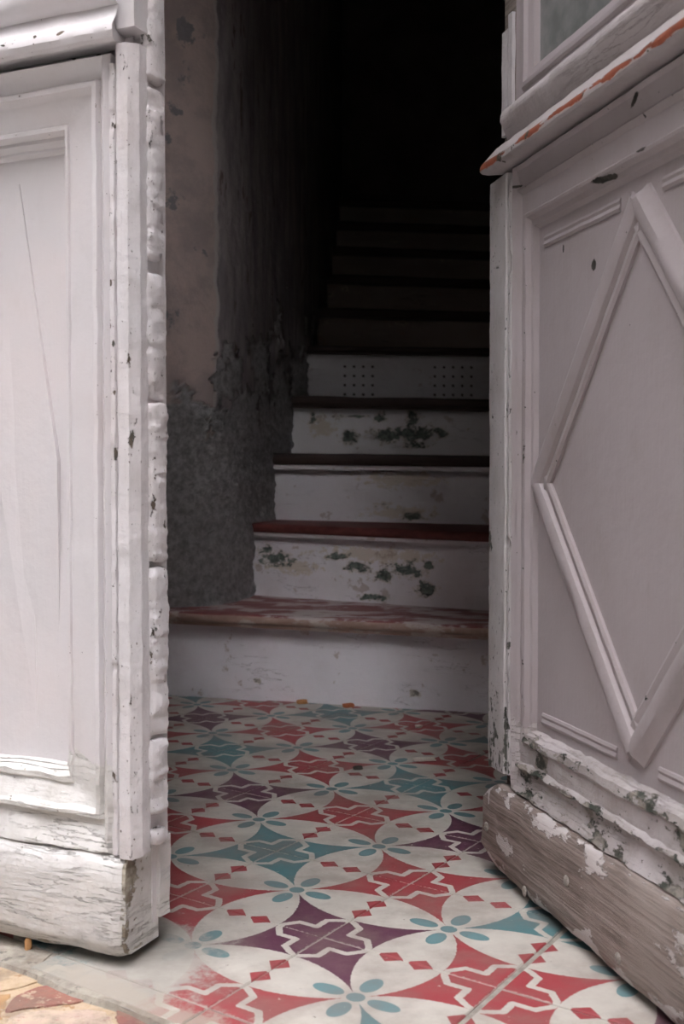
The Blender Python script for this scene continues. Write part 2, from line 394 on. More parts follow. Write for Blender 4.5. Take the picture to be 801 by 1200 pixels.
def slab(bm, p0, p1, seg=(1, 1, 1)):
    """axis box subdivided"""
    wl = bm.verts.layers.float.get('wear') or bm.verts.layers.float.new('wear')
    x0, y0, z0 = p0; x1, y1, z1 = p1
    nx, ny, nz = seg
    idx = {}
    def V(i, j, k):
        if (i, j, k) not in idx:
            idx[i, j, k] = bm.verts.new((x0 + (x1 - x0) * i / nx, y0 + (y1 - y0) * j / ny, z0 + (z1 - z0) * k / nz))
        return idx[i, j, k]
    for i in range(nx):
        for j in range(ny):
            for k in (0, nz): bm.faces.new((V(i, j, k), V(i + 1, j, k), V(i + 1, j + 1, k), V(i, j + 1, k)))
    for i in range(nx):
        for k in range(nz):
            for j in (0, ny): bm.faces.new((V(i, j, k), V(i + 1, j, k), V(i + 1, j, k + 1), V(i, j, k + 1)))
    for j in range(ny):
        for k in range(nz):
            for i in (0, nx): bm.faces.new((V(i, j, k), V(i, j + 1, k), V(i, j + 1, k + 1), V(i, j, k + 1)))
def poly_prism(bm, pts, z0, z1):
    lo = [bm.verts.new((p[0], p[1], z0)) for p in pts]; hi = [bm.verts.new((p[0], p[1], z1)) for p in pts]
    n = len(pts)
    bm.faces.new(lo[::-1]); bm.faces.new(hi)
    for i in range(n): bm.faces.new((lo[i], lo[(i + 1) % n], hi[(i + 1) % n], hi[i]))
def bevel_all(bm, off, seg=1):
    bmesh.ops.bevel(bm, geom=list(bm.edges), offset=off, segments=seg, affect='EDGES', profile=0.5)

# ------------------------------------------------------------------ floor: cement tiles
UX, UY = 0.1045106, 0.16284204
VX, VY = 0.17131479, -0.1210077
OX, OY = -0.05406802, 1.34163413
def lat(i, j): return (OX + i * UX + j * VX, OY + i * UY + j * VY)

floor_bm = bmesh.new()
poly_prism(floor_bm, [lat(-1.72, -3.2), lat(-1.72, 5.0), (1.6, 1.9), (1.6, 6.2), (-0.75, 6.2), (-0.75, 2.0)], -0.06, -0.0022)
floor = link('floor', floor_bm, M['mortar'])
tag(floor, 'hallway floor of red, purple and teal patterned cement tiles behind the doors', 'floor', kind='structure')

def riser_line(x): return 2.591 + (x + 0.411) * (2.378 - 2.591) / (0.316 + 0.411)
tile_meshes = {}
def tile_mesh(key, i0, i1, rot):
    if key in tile_meshes: return tile_meshes[key]
    g = 0.0045; ch = 0.006
    bm = bmesh.new(); uvl = bm.loops.layers.uv.new('UVMap')
    def P(a, b_, z): return bm.verts.new((a * UX + b_ * VX, a * UY + b_ * VY, z))
    a0, a1 = i0 + g, i1 - g; b0, b1 = -0.5 + g, 0.5 - g
    ring0 = [P(a0, b0, -0.02), P(a1, b0, -0.02), P(a1, b1, -0.02), P(a0, b1, -0.02)]
    ring1 = [P(a0, b0, -0.0012), P(a1, b0, -0.0012), P(a1, b1, -0.0012), P(a0, b1, -0.0012)]
    ring2 = [P(a0 + ch, b0 + ch, 0), P(a1 - ch, b0 + ch, 0), P(a1 - ch, b1 - ch, 0), P(a0 + ch, b1 - ch, 0)]
    for r, s in ((ring0, ring1), (ring1, ring2)):
        for k in range(4): bm.faces.new((r[k], r[(k + 1) % 4], s[(k + 1) % 4], s[k]))
    bm.faces.new(ring2)
    det = UX * VY - UY * VX
    for f in bm.faces:
        for l in f.loops:
            x, y, z = l.vert.co
            a = (x * VY - y * VX) / det; b_ = (UX * y - UY * x) / det
            for _ in range(rot): a, b_ = b_, -a
            l[uvl].uv = (a, b_)
    bmesh.ops.recalc_face_normals(bm, faces=bm.faces)
    me = bpy.data.meshes.new('tile'); bm.to_mesh(me); bm.free(); me.materials.append(M['tile'])
    tile_meshes[key] = me
    return me
# after `rot` turns the (+,+) and (-,-) corners of the print are red, (-,+) purple, (+,-) teal
def orient(i, j):
    red = (i + j) % 2 == 0
    def colr(a, b_):
        return 'r' if (a + b_) % 2 == 0 else ('p' if a % 2 else 't')
    want = {(1, 1): colr(i, j), (-1, 1): colr(i - 1, j), (1, -1): colr(i, j - 1), (-1, -1): colr(i - 1, j - 1)}
    have = {(1, 1): 'r', (-1, -1): 'r', (-1, 1): 'p', (1, -1): 't'}
    for rot in range(4):
        ok = True
        for (a, b_), c in want.items():
            x, y = a, b_
            for _ in range(rot): x, y = y, -x
            if have[x, y] != c: ok = False
        if ok: return rot
    return 0
tn = 0
for i in range(-2, 8):
    for j in range(-5, 5):
        x, y = lat(i, j)
        if i == -2:
            i0, i1 = 0.30, 0.5
        else: i0, i1 = -0.5, 0.5
        if y > riser_line(x) + 0.06 or x > 0.95 or x < -0.9 or y < 0.55: continue
        if i == -2 and j < 0: continue
        # stay clear of the side walls of the entry
        if x + 0.1 > 0.40 + (y - 0.68) * 0.54 or x < -0.86 + (y - 1.42) * 0.30: continue
        rot = orient(i, j)
        t = bpy.data.objects.new('tile', tile_mesh((i == -2, rot), i0, i1, rot))
        col.objects.link(t); t.parent = floor
        dj = 0.022 if j >= 2 else 0.0                  # one wide, refilled joint
        t.location = (x + dj * VX + random.uniform(-.0006, .0006), y + dj * VY + random.uniform(-.0006, .0006), random.uniform(-0.0007, 0.0))
        t.rotation_euler = (random.uniform(-.002, .002), random.uniform(-.002, .002), random.uniform(-.003, .003))
        tn += 1

# ------------------------------------------------------------------ street paving in front of the threshold
pv = bmesh.new()
poly_prism(pv, [(-6.9, 3.2), (-3, 3.2), lat(-1.73, -4.5), lat(-1.73, 6.2), (3.2, -1.2), (7, -3), (7, -11), (-7, -11)], -0.07, -0.0085)
pave = link('pavement', pv, M['street'])
tag(pave, 'ochre and red stone paving outside the threshold at bottom left', 'pavement', kind='structure')
def stone(pts, mat, top, bev=0.0025):
    out = []
    for k in range(len(pts)):
        p = Vector(pts[k]); q = Vector(pts[(k + 1) % len(pts)])
        for a in range(4):
            c = p.lerp(q, a / 4); w = mn.noise_vector(Vector((c.x * 60, c.y * 60, 1))) * 0.006
            out.append((c.x + w.x, c.y + w.y))
    pts = out
    bm = bmesh.new(); poly_prism(bm, pts, -0.03, top); bevel_all(bm, bev, 1)
    bmesh.ops.triangulate(bm, faces=[f for f in bm.faces if len(f.verts) > 4])
    return link('paving_stone', bm, mat, pave, True)
def F(px, py, z):                                       # ground point seen at a photo pixel (metres)
    cp, sp = math.cos(math.radians(1.46)), math.sin(math.radians(1.46))
    r = Vector((px - 400.5, 1314 * cp + (py - 600) * -1 * sp * 1, -1314 * sp - (py - 600) * cp))
    t = (z - CAM_H) / r.z
    return (r.x * t, r.y * t)
bed = bmesh.new(); poly_prism(bed, [F(*p, -0.0075) for p in ((-120, 1100), (60, 1120), (260, 1190), (300, 1230), (100, 1290), (-160, 1270))], -0.03, -0.0075)
link('paving_bed', bed, M['pave_tan'], pave)
sp_ = [([(-60, 1125), (8, 1106), (52, 1118), (78, 1130), (60, 1144), (20, 1158), (-60, 1170)], 'pave_tan', -0.006),
       ([(4, 1186), (18, 1170), (36, 1158), (66, 1150), (96, 1160), (104, 1167), (96, 1174), (40, 1180)], 'pave_red', -0.006),
       ([(-60, 1176), (16, 1163), (4, 1182), (2, 1196), (-60, 1215)], 'pave_ochre', -0.007),
       ([(106, 1163), (120, 1159), (148, 1166), (152, 1171), (124, 1180), (108, 1177)], 'pave_grey', -0.006),
       ([(140, 1180), (158, 1173), (184, 1180), (206, 1190), (196, 1206), (150, 1212), (134, 1192)], 'pave_red', -0.006),
       ([(8, 1198), (14, 1188), (60, 1183), (118, 1184), (132, 1196), (142, 1216), (100, 1240), (0, 1240)], 'pave_pink', -0.006),
       ([(212, 1194), (234, 1201), (260, 1214), (240, 1236), (204, 1232), (200, 1210)], 'pave_tan', -0.006),
       ([(-60, 1220), (0, 1202), (-4, 1244), (-60, 1260)], 'pave_red', -0.007)]
for pts, m, top in sp_: stone([F(a, b_, top) for a, b_ in pts], M[m], top)
# cement fillet between the tiles and the stones
fb = bmesh.new()
wlen = 90
rows = []
for k in range(wlen + 1):
    jj = -2.6 + 6.0 * k / wlen
    wob = 0.05 * mn.noise(Vector((jj * 3, 0, 0)))
    inn = -1.69 if jj > -0.5 else -1.505
    r = [fb.verts.new((*lat(inn, jj), -0.02)), fb.verts.new((*lat(inn - 0.005, jj), -0.001)), fb.verts.new((*lat(-1.73 + wob * .5, jj), -0.002 + .002 * mn.noise(Vector((jj * 7, 1, 0))))), fb.verts.new((*lat(-1.79 + wob, jj), -0.02))]
    rows.append(r)
for k in range(wlen):
    for a in range(4): fb.faces.new((rows[k][a], rows[k][(a + 1) % 4], rows[k + 1][(a + 1) % 4], rows[k + 1][a]))
fb.faces.new(rows[0]); fb.faces.new(rows[-1])
tag(link('trim_1', fb, M['cement'], None, True), 'pale cement fillet along the outer edge of the tiles', 'threshold', kind='structure')

# ------------------------------------------------------------------ room shell
def wall_grid(name, pts, z0, z1, mat, thick, label, nz=1, out=1):
    """plan polyline extruded to height, thick on its left or right side"""
    bm = bmesh.new()
    n = len(pts); off = []
    for k in range(n):
        a = Vector(pts[max(0, k - 1)]); c = Vector(pts[min(n - 1, k + 1)])
        d = (c - a).normalized(); off.append(Vector(pts[k]) + Vector((-d.y, d.x)) * thick * out)
    ring = list(pts) + [tuple(p) for p in reversed(off)]
    poly_prism(bm, ring, z0, z1)
    o = link(name, bm, mat)
    return tag(o, label, 'wall', kind='structure')
# left wall: straight entry return, rounded plaster corner, then the flank of the stair
ctrl = [(-0.86, 1.46), (-0.70, 2.05), (-0.63, 2.50), (-0.53, 2.602), (-0.415, 2.607), (-0.340, 2.642), (-0.284, 2.70), (-0.246, 2.80), (-0.222, 2.93), (-0.190, 3.15), (-0.150, 3.41), (-0.112, 3.69), (-0.086, 4.03), (-0.061, 4.38), (-0.042, 4.75), (0.0, 5.7)]
def catmull(P, m):
    out = []
    for k in range(len(P) - 1):
        p0 = Vector(P[max(0, k - 1)]); p1 = Vector(P[k]); p2 = Vector(P[k + 1]); p3 = Vector(P[min(len(P) - 1, k + 2)])
        for a in range(m):
            t = a / m
            out.append(0.5 * ((2 * p1) + (p2 - p0) * t + (2 * p0 - 5 * p1 + 4 * p2 - p3) * t * t + (3 * p1 - p0 - 3 * p2 + p3) * t ** 3))
    out.append(Vector(P[-1])); return out
dense = catmull(ctrl, 30)
# resample: fine where the photo sees it
path = []; acc = 0.0; last = dense[0]; path.append((last, 0.0)); need = 0.0
for p in dense[1:]:
    acc += (p - last).length; last = p
    stepw = 0.006 if -0.50 < p.x and p.y < 3.6 and p.y > 2.5 else 0.045
    if acc - path[-1][1] >= stepw: path.append((p.copy(), acc))
arc0 = min(path, key=lambda q: (q[0] - Vector((-0.297, 2.672))).length)[1]
zs = [0.0 + 0.006 * k for k in range(int(1.5 / 0.006))] + [1.55, 1.7, 1.9, 2.2, 3.0]
wbm = bmesh.new(); la = wbm.verts.layers.float.new('arc'); lr = wbm.verts.layers.float.new('rough')
grid = []
for k, (p, a) in enumerate(path):
    q0 = path[max(0, k - 1)][0]; q1 = path[min(len(path) - 1, k + 1)][0]
    d = (q1 - q0).normalized(); nrm = Vector((d.y, -d.x, 0))
    r = []
    for z in zs:
        c = Vector((p.x, p.y, z))
        arc = a - arc0
        zb = 0.715 + (0.05 if arc > 0 else 0) + max(0.0, arc) * 0.16 + (0.07 * mn.fractal(c * 9, 0.7, 2.0, 5) + 0.035 * mn.fractal(c * 26, 0.7, 2.0, 4)) * (1.0 + (1.8 if arc > -0.03 else 0))
        rg = min(1.0, max(0.0, (zb - z) / 0.012 + 0.5))
        v = Vector(c)
        disp = rg * (0.0075 * mn.fractal(c * 48, 0.6, 2.1, 4) + 0.004 * mn.noise(c * 14)) + (1 - rg) * (0.0035 + 0.0025 * mn.noise(c * 9) + (0.0018 * mn.fractal(Vector((c.x * 30, c.y * 30, c.z * 8)), 0.8, 2, 3) if arc > 0 else 0.0))
        vv = wbm.verts.new(v + nrm * disp); vv[la] = arc; vv[lr] = rg
        r.append(vv)
    grid.append(r)
for k in range(len(grid) - 1):
    for m_ in range(len(zs) - 1):
        wbm.faces.new((grid[k][m_], grid[k + 1][m_], grid[k + 1][m_ + 1], grid[k][m_ + 1]))
# thickness behind the plaster
for k_ in (0, 1):
    pass
back = [wbm.verts.new((x, y, z)) for x, y in ((-1.3, 1.46), (-1.3, 5.7)) for z in (0.0, 3.0)]
wbm.faces.new((back[0], back[1], back[3], back[2]))
wbm.faces.new([g[-1] for g in grid] + [back[3], back[1]])
wbm.faces.new([g[0] for g in grid] + [back[2], back[0]])
wbm.faces.new(grid[0] + [back[1], back[0]]); wbm.faces.new(grid[-1] + [back[3], back[2]])
wl_ = link('wall_left', wbm, M['wall'], None, True, 80)
tag(wl_, 'rounded plaster wall left of the stairs, rough cement below flaking pink paint', 'wall', kind='structure')

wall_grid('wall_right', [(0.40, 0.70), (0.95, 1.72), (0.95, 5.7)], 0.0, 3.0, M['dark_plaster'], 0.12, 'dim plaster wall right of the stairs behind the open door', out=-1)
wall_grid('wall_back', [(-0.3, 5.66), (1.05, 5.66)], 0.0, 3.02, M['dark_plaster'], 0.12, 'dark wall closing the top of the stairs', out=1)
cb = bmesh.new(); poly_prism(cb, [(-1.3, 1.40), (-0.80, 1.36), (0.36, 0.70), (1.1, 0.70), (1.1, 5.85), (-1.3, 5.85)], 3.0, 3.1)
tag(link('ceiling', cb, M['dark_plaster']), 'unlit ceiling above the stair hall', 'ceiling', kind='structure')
# facade with the doorway (behind and beside the viewer's frame, it shades the hall)
fd = Vector((0.867, -0.497)); fn = Vector((-0.497, -0.867)); PL = Vector((-0.83, 1.39)); PR = Vector((0.375, 0.70))
def fbox(name, a, b_, z0, z1, label):
    bm = bmesh.new()
    p = [a + fn * 0.14, b_ + fn * 0.14, b_ - fn * 0.16, a - fn * 0.16]
    poly_prism(bm, [tuple(q) for q in p], z0, z1)
    return tag(link(name, bm, M['facade']), label, 'wall', kind='structure')
fbox('wall_front', PL - fd * 2.6, PL - fd * 0.03, -0.06, 9.0, 'street facade beside the left door leaf')
fbox('wall_front', PR + fd * 0.03, PR + fd * 2.6, -0.06, 9.0, 'street facade beside the right door leaf')
fbox('wall_front', PL - fd * 0.03, PR + fd * 0.03, 2.64, 9.0, 'street facade above the doorway')
# unseen street and alley blocks, added to set which sky reaches the hall
def blocker(pts, z1, label):
    bm = bmesh.new(); poly_prism(bm, pts, -0.06, z1)
    return tag(link('sky_blocker', bm, M['facade']), label, 'wall', kind='structure')
blocker([(-7.0, -3.0), (-0.28, -3.0), (-0.28, -11.0), (-7.0, -11.0)], 10.0, 'house added unseen to shape the light, left of the alley mouth')
blocker([(1.6, -3.0), (7.0, -3.0), (7.0, -11.0), (1.6, -11.0)], 10.0, 'house added unseen to shape the light, right of the alley mouth')
blocker([(-0.75, -10.7), (1.9, -10.7), (1.9, -11.0), (-0.75, -11.0)], 8.4, 'lower house added unseen to cut the low sky over the alley')
blocker([(-3.0, 2.6), (-2.8, 2.8), (-6.8, -2.9), (-7.0, -3.0)], 9.0, 'house added unseen to close off the sky on the left')
blocker([(2.6, -0.55), (2.75, -0.65), (7.0, -2.9), (7.0, -3.0)], 9.0, 'house added unseen to close off the sky on the right')

# ------------------------------------------------------------------ staircase
# per step: riser foot left / right (x, y), tread top z left / right, nosing thickness
XR = 0.93
def wall_x(y):                                           # plaster face of the left wall at depth y
    if y < 2.607: return -0.50
    for a, b_ in zip(dense[:-1], dense[1:]):
        if a.y <= y <= b_.y and a.x > -0.55: return a.x + (b_.x - a.x) * (y - a.y) / (b_.y - a.y + 1e-9)
    return 0.0
def ext(l, r, x):                                        # extend the line l-r to x
    return l[1] + (r[1] - l[1]) * (x - l[0]) / (r[0] - l[0])
steps = [dict(l=(-0.411, 2.591), r=(0.316, 2.378), zl=0.200, zr=0.191, th=.030, x0=-0.62),
         dict(l=(-0.236, 2.905), r=(0.342, 2.62), zl=0.388, zr=0.376, th=.031, x0=-0.25),
         dict(l=(-0.189, 3.155), r=(0.40, 3.12), zl=0.575, zr=0.567, th=.045, x0=-0.215),
         dict(l=(-0.149, 3.41), r=(0.44, 3.42), zl=0.755, zr=0.745, th=.037, x0=-0.175),
         dict(l=(-0.111, 3.69), r=(0.48, 3.73), zl=0.940, zr=0.936, th=.026, x0=-0.14),
         dict(l=(-0.087, 4.03), r=(0.52, 4.09), zl=1.117, zr=1.110, th=.036, x0=-0.11),
         dict(l=(-0.062, 4.38), r=(0.56, 4.44), zl=1.30, zr=1.29, th=.036, x0=-0.09),
         dict(l=(-0.045, 4.72), r=(0.60, 4.78), zl=1.48, zr=1.47, th=.036, x0=-0.07),
         dict(l=(-0.035, 5.05), r=(0.60, 5.10), zl=1.66, zr=1.65, th=.036, x0=-0.06),
         dict(l=(-0.025, 5.36), r=(0.60, 5.40), zl=1.84, zr=1.83, th=.036, x0=-0.05)]
stair = empty('staircase', (0.1, 2.5, 0))
tag(stair, 'worn winding staircase with peeling painted risers and dark red treads', 'stairs')
off0 = Vector((0.1, 2.5, 0))
rmats = ['riser_clean', 'riser_peel', 'riser_mid', 'riser_peel_upper', 'riser_metal', 'riser_dimmed', 'riser_dimmed', 'riser_dimmed', 'riser_dimmed', 'riser_dimmed']
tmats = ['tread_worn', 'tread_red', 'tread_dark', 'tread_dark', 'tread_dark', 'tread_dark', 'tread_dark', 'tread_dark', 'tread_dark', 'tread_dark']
def zline(s, x): return s['zl'] + (s['zr'] - s['zl']) * (x - s['l'][0]) / (s['r'][0] - s['l'][0])
for k, s in enumerate(steps):
    prev = steps[k - 1] if k else None
    x0 = wall_x(s['l'][1]) - 0.006
    holes = (k == 4)
    bm = new_bm()
    nx, nz = (60, 14)
    def zb(x): return zline(prev, x) - 0.004 if prev else -0.015
    def zt(x): return zline(s, x) - s['th'] + 0.002
    if not holes:
        prof_n = nx
        rows = []
        for i in range(nx + 1):
            x = x0 + (XR - x0) * i / nx; y = ext(s['l'], s['r'], x)
            r = []
            for m_ in range(nz + 1):
                z = zb(x) + (zt(x) - zb(x)) * m_ / nz
                w = 0.0045 * mn.noise(Vector((x * 5, z * 9, k * 3.0))) + 0.002 * mn.fractal(Vector((x * 22, z * 22, k)), .8, 2, 3)
                r.append(bm.verts.new(Vector((x, y - w, z)) - off0))
            r += [bm.verts.new(Vector((x, y + 0.025, zt(x))) - off0), bm.verts.new(Vector((x, y + 0.025, zb(x))) - off0)]
            rows.append(r)
        mm = nz + 3
        for i in range(nx):
            for m_ in range(mm): bm.faces.new((rows[i][m_], rows[i][(m_ + 1) % mm], rows[i + 1][(m_ + 1) % mm], rows[i + 1][m_]))
        bm.faces.new(rows[0]); bm.faces.new(rows[-1])
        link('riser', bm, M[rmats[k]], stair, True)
    else:
        # perforated sheet: real holes in two square groups
        def pt(x, z, d=0.0): return bm.verts.new(Vector((x, ext(s['l'], s['r'], x) + d, z)) - off0)
        h0, h1 = 0.008, 0.150
        groups = [(0.008, 0.030, 4, 0.776, 4), (0.325, 0.030, 5, 0.776, 4)]
        pitch = 0.0305
        xs = [x0]; 
        zlo = 0.742; zhi = 0.918; zc0 = 0.768
        def cellgrid(gx, ncol, nrow):
            for a in range(ncol):
                for b_ in range(nrow):
                    cx = gx + (a + .5) * pitch; cz = zc0 + (b_ + .5) * pitch
                    hw = pitch / 2
                    sq = []
                    for q in range(8):
                        an = math.pi / 4 * q
                        c_, s_ = math.cos(an), math.sin(an)
                        mxx = max(abs(c_), abs(s_))
                        sq.append((cx + hw * c_ / mxx, cz + hw * s_ / mxx))
                    outer = [pt(*q) for q in sq]
                    inner = [pt(cx + 0.0052 * math.cos(math.pi / 4 * q), cz + 0.0052 * math.sin(math.pi / 4 * q)) for q in range(8)]
                    deep = [pt(cx + 0.0052 * math.cos(math.pi / 4 * q), cz + 0.0052 * math.sin(math.pi / 4 * q), 0.012) for q in range(8)]
                    for q in range(8):
                        bm.faces.new((outer[q], outer[(q + 1) % 8], inner[(q + 1) % 8], inner[q]))
                        bm.faces.new((inner[q], inner[(q + 1) % 8], deep[(q + 1) % 8], deep[q]))
        def rect(xa, xb, za, zb_):
            n_ = max(1, int((xb - xa) / 0.04))
            for i in range(n_):
                a = xa + (xb - xa) * i / n_; c = xa + (xb - xa) * (i + 1) / n_
                bm.faces.new((pt(a, za), pt(c, za), pt(c, zb_), pt(a, zb_)))
        g1, g2 = -0.006, 0.292
        zt_h = zc0 + 4 * pitch
        rect(x0, XR, zlo, zc0); rect(x0, XR, zt_h, zhi)
        rect(x0, g1, zc0, zt_h); rect(g1 + 4 * pitch, g2, zc0, zt_h); rect(g2 + 5 * pitch, XR, zc0, zt_h)
        cellgrid(g1, 4, 4); cellgrid(g2, 5, 4)
        bmesh.ops.remove_doubles(bm, verts=bm.verts, dist=0.0002)
        rs_ = link('riser', bm, M['riser_metal'], stair)
        rs_['label'] = 'pale riser perforated with two square groups of round holes'
        bk = new_bm()
        rr = []
        for x in (x0, XR):
            y = ext(s['l'], s['r'], x)
            rr.append([bk.verts.new(Vector(q) - off0) for q in ((x, y + .0125, zlo), (x, y + .0125, zhi), (x, y + .03, zhi), (x, y + .03, zlo))])
        for m_ in range(4): bk.faces.new((rr[0][m_], rr[0][(m_ + 1) % 4], rr[1][(m_ + 1) % 4], rr[1][m_]))
        bk.faces.new(rr[0]); bk.faces.new(rr[1])
        link('riser_backing', bk, M['dark_gap'], stair)
    # tread with rounded nosing and a small fillet below
    nxt = steps[k + 1] if k + 1 < len(steps) else None
    bm = new_bm(); nt = 50; rows = []
    tx0 = wall_x(s['l'][1]) - 0.006
    if k: tx0 = s['x0'] + 0.006
    ov = 0.030 if k else 0.040
    for i in range(nt + 1):
        x = tx0 + (XR - tx0) * i / nt; y = ext(s['l'], s['r'], x)
        z = zline(s, x); th = s['th']
        yb = (ext(nxt['l'], nxt['r'], x) + 0.02) if nxt else y + 0.17
        yf = y - ov + 0.004 * mn.noise(Vector((x * 9, k * 5.0, 0)))
        dz = 0.002 * mn.noise(Vector((x * 11, k * 2.0, 4))) - (0.003 * max(0, mn.noise(Vector((x * 6, k, 9)))))
        pr = [(yb, z - 0.02), (yb, z), (yf + 0.03, z + dz * .4), (yf + 0.007, z + dz), (yf + 0.0015, z - 0.004 + dz), (yf, z - 0.010), (yf + .0005, z - th * 0.62), (yf + 0.004, z - th * 0.72), (yf + 0.008, z - th * 0.74), (yf + 0.009, z - th), (y + 0.01, z - th), (y + .024, z - 0.02)]
        ti = i / nt
        def xs_(a):                                       # the board is scribed to the plaster behind its nosing
            xl = tx0 if a < y - 0.004 else max(tx0, wall_x(a) - 0.005)
            return xl + (XR - xl) * ti
        rows.append([bm.verts.new(Vector((xs_(a), a, b_)) - off0) for a, b_ in pr])
    mm = len(rows[0])
    for i in range(nt):
        for m_ in range(mm):
            f = bm.faces.new((rows[i][m_], rows[i][(m_ + 1) % mm], rows[i + 1][(m_ + 1) % mm], rows[i + 1][m_]))
            if m_ in (4, 5, 6, 7, 8): f.material_index = 1
            if m_ in (7, 8) and k in (1, 2): f.material_index = 2
    bm.faces.new(rows[0]); bm.faces.new(rows[-1])
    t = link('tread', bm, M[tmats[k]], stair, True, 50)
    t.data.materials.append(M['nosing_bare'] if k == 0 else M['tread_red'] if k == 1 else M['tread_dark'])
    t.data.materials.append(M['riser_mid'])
# solid core so that no light leaks under the steps is not needed: risers and treads close the flight

# ------------------------------------------------------------------ doors
def build_door(name, org, ang, sx, W, Z, D, mats, side):
    """leaf in its own frame: s along the leaf from the free edge, off outward, z up.
    Z: heights, D: depth factor of the framing"""
    root = empty(name, (org[0], org[1], 0), ang)
    def T(s, o, z): return Vector((sx * s, o, z))
    P_, PW, PE, PK, PR_ = mats['paint'], mats['worn'], mats['edge'], mats['kick'], mats['rail']
    zt = Z
    # backing board
    bm = new_bm(); a, b_ = sorted((sx * 0.0, sx * W)); slab(bm, (a, -0.062, 0.03), (b_, -0.044 * D - 0.008, 0.91)); a, b_ = sorted((sx * (zt['up_s'][0] + .002), sx * W)); slab(bm, (a, -0.062, 0.91), (b_, -0.044 * D - 0.008, 1.9))
    link('backing_board', bm, P_, root)
    # kickboard
    kz = zt['kick_top']
    bm = new_bm(); n = 90
    r_ = mats['kick_round']
    prof = [(-0.064, 0.008 + 0.0, .3), (-0.064, kz, .2), (-0.010, kz + 0.002, .5), (-0.004, kz - 0.002, .9), (0.0, kz - 0.007, .8), (0.001, kz * 0.75, .2), (0.001, kz * 0.5, .2), (0.001, kz * 0.25, .4), (0.0, 0.022, .7), (-0.005, 0.012, .9), (-0.012, 0.008, .6)]
    def fr(t, o, z):
        t2 = t ** 1.6
        s = W * t2
        if r_ and s < 0.035:                               # rounded, worn end of the board
            q = 1 - s / 0.035
            z = kz * 0.5 + (z - kz * 0.5) * (1 - 0.32 * q ** 2.2)
            s = -0.022 + s * (0.057 / 0.035)
        elif not r_ and s < 0.012:
            q = 1 - s / 0.012
            o = o - max(0, (o + 0.03)) * 0.14 * q
            if z < 0.03: z += 0.004 * q
        return T(s, o, z)
    sweep(bm, prof, fr, n)
    wl = bm.verts.layers.float['wear']
    jitter(bm, 0.0022, 18, 2.0); jitter(bm, 0.0012, 60, 5.0)
    for v in bm.verts:                                     # worn arris by the free edge
        if abs(v.co.x) < 0.004 and v.co.y > -0.014: v[wl] += mats['corner']
    kick = link('kickboard', bm, PK, root, True, 50)
    if mats.get('kick_label'): kick['label'] = mats['kick_label']
    for (s, z) in mats['nails']:
        bm = bmesh.new()
        bmesh.ops.create_uvsphere(bm, u_segments=10, v_segments=6, radius=0.006)
        for v in bm.verts: v.co = T(s, 0.002, z) + Vector((v.co.x * 0.95, v.co.y * 0.35, v.co.z * 1.05))
        link('nail', bm, M['nail'], kick, True)
    # panel moulding: concentric mitred frames
    R = zt['rings']                                        # (s, z_top, z_bot, off, wear)
    bm = new_bm(); wl = bm.verts.layers.float['wear']
    N1, N2 = 34, 70
    loops = []
    R2 = [(R[0][0], R[0][1], R[0][2], -0.05, 0)] + list(R) + [(R[-1][0], R[-1][1], R[-1][2], -0.05, 0)]
    for ri, (s0, z1, z0, o, w) in enumerate(R2):
        s1 = W - s0
        pts = []
        for i in range(N1): pts.append((s0 + (s1 - s0) * i / N1, z0, 1.0))
        for i in range(N2): pts.append((s1, z0 + (z1 - z0) * i / N2, 0.0))
        for i in range(N1): pts.append((s1 - (s1 - s0) * i / N1, z1, 0.0))
        for i in range(N2): pts.append((s0, z1 - (z1 - z0) * i / N2, 0.0))
        lp = []
        for (s, z, low) in pts:
            v = bm.verts.new(T(s, o, z)); v[wl] = w + (0.75 if low else 0) * (0.6 + 0.4 * w) + max(0.0, 0.3 - z) * 0.8
            lp.append(v)
        loops.append(lp)
    L = len(loops[0])
    for ri in range(len(loops)):
        A = loops[ri]; B = loops[(ri + 1) % len(loops)]
        for i in range(L): bm.faces.new((A[i], A[(i + 1) % L], B[(i + 1) % L], B[i]))
    jitter(bm, 0.0010, 30, 1.0)
    for v in bm.verts:                                     # the lower mouldings have rotted more
        if v.co.z < 0.215 and v.co.y > -0.045:
            v.co += 0.0026 * mn.noise_vector(v.co * 70) + Vector((0, -0.003, 0)) * max(0, mn.noise(v.co * 40))
    o_ = link('panel_moulding', bm, mats['frame_top'], root, True, 28)
    o_.data.materials.append(PW)
    for p in o_.data.polygons:
        if p.center.z < 0.205: p.material_index = 1
    # panel
    s0, z1, z0, o = R[-1][0] - 0.006, R[-1][1] + 0.006, R[-1][2] - 0.006, R[-1][3]
    panel = mats['panel_fn'](root, T, s0, W - s0, z0, z1, o, P_)
    # meeting stile strip
    bm = new_bm()
    sa, sb = zt['strip']
    prof = [(sa, -0.03), (sa, -0.016, .5), (sa + (sb - sa) * .30, -0.006, 1.0), (sa + (sb - sa) * .34, -0.0052, .9), (sb - 0.0025, -0.004, .5), (sb - .0005, -0.0055, .9), (sb, -0.03)]
    z0s, z1s = zt['strip_z']
    sweep(bm, prof, lambda t, s, o: T(s, o, z0s + (z1s - z0s) * t + (0.004 * mn.noise(Vector((s * 160, o * 90, 3))) if t in (0.0, 1.0) else 0)), 260)
    for v in bm.verts: v[bm.verts.layers.float['wear']] += max(0.0, 0.30 - v.co.z) * mats['strip_low']
    jitter(bm, 0.0007, 45, 3.0); jitter(bm, 0.0010, 9, 8.0); jitter(bm, 0.0004, 140, 8.0)
    link('meeting_strip', bm, PE, root, True, 24)
    # thin bead between strip and panel frame
    bm = new_bm()
    s_a, s_b = zt['bead']
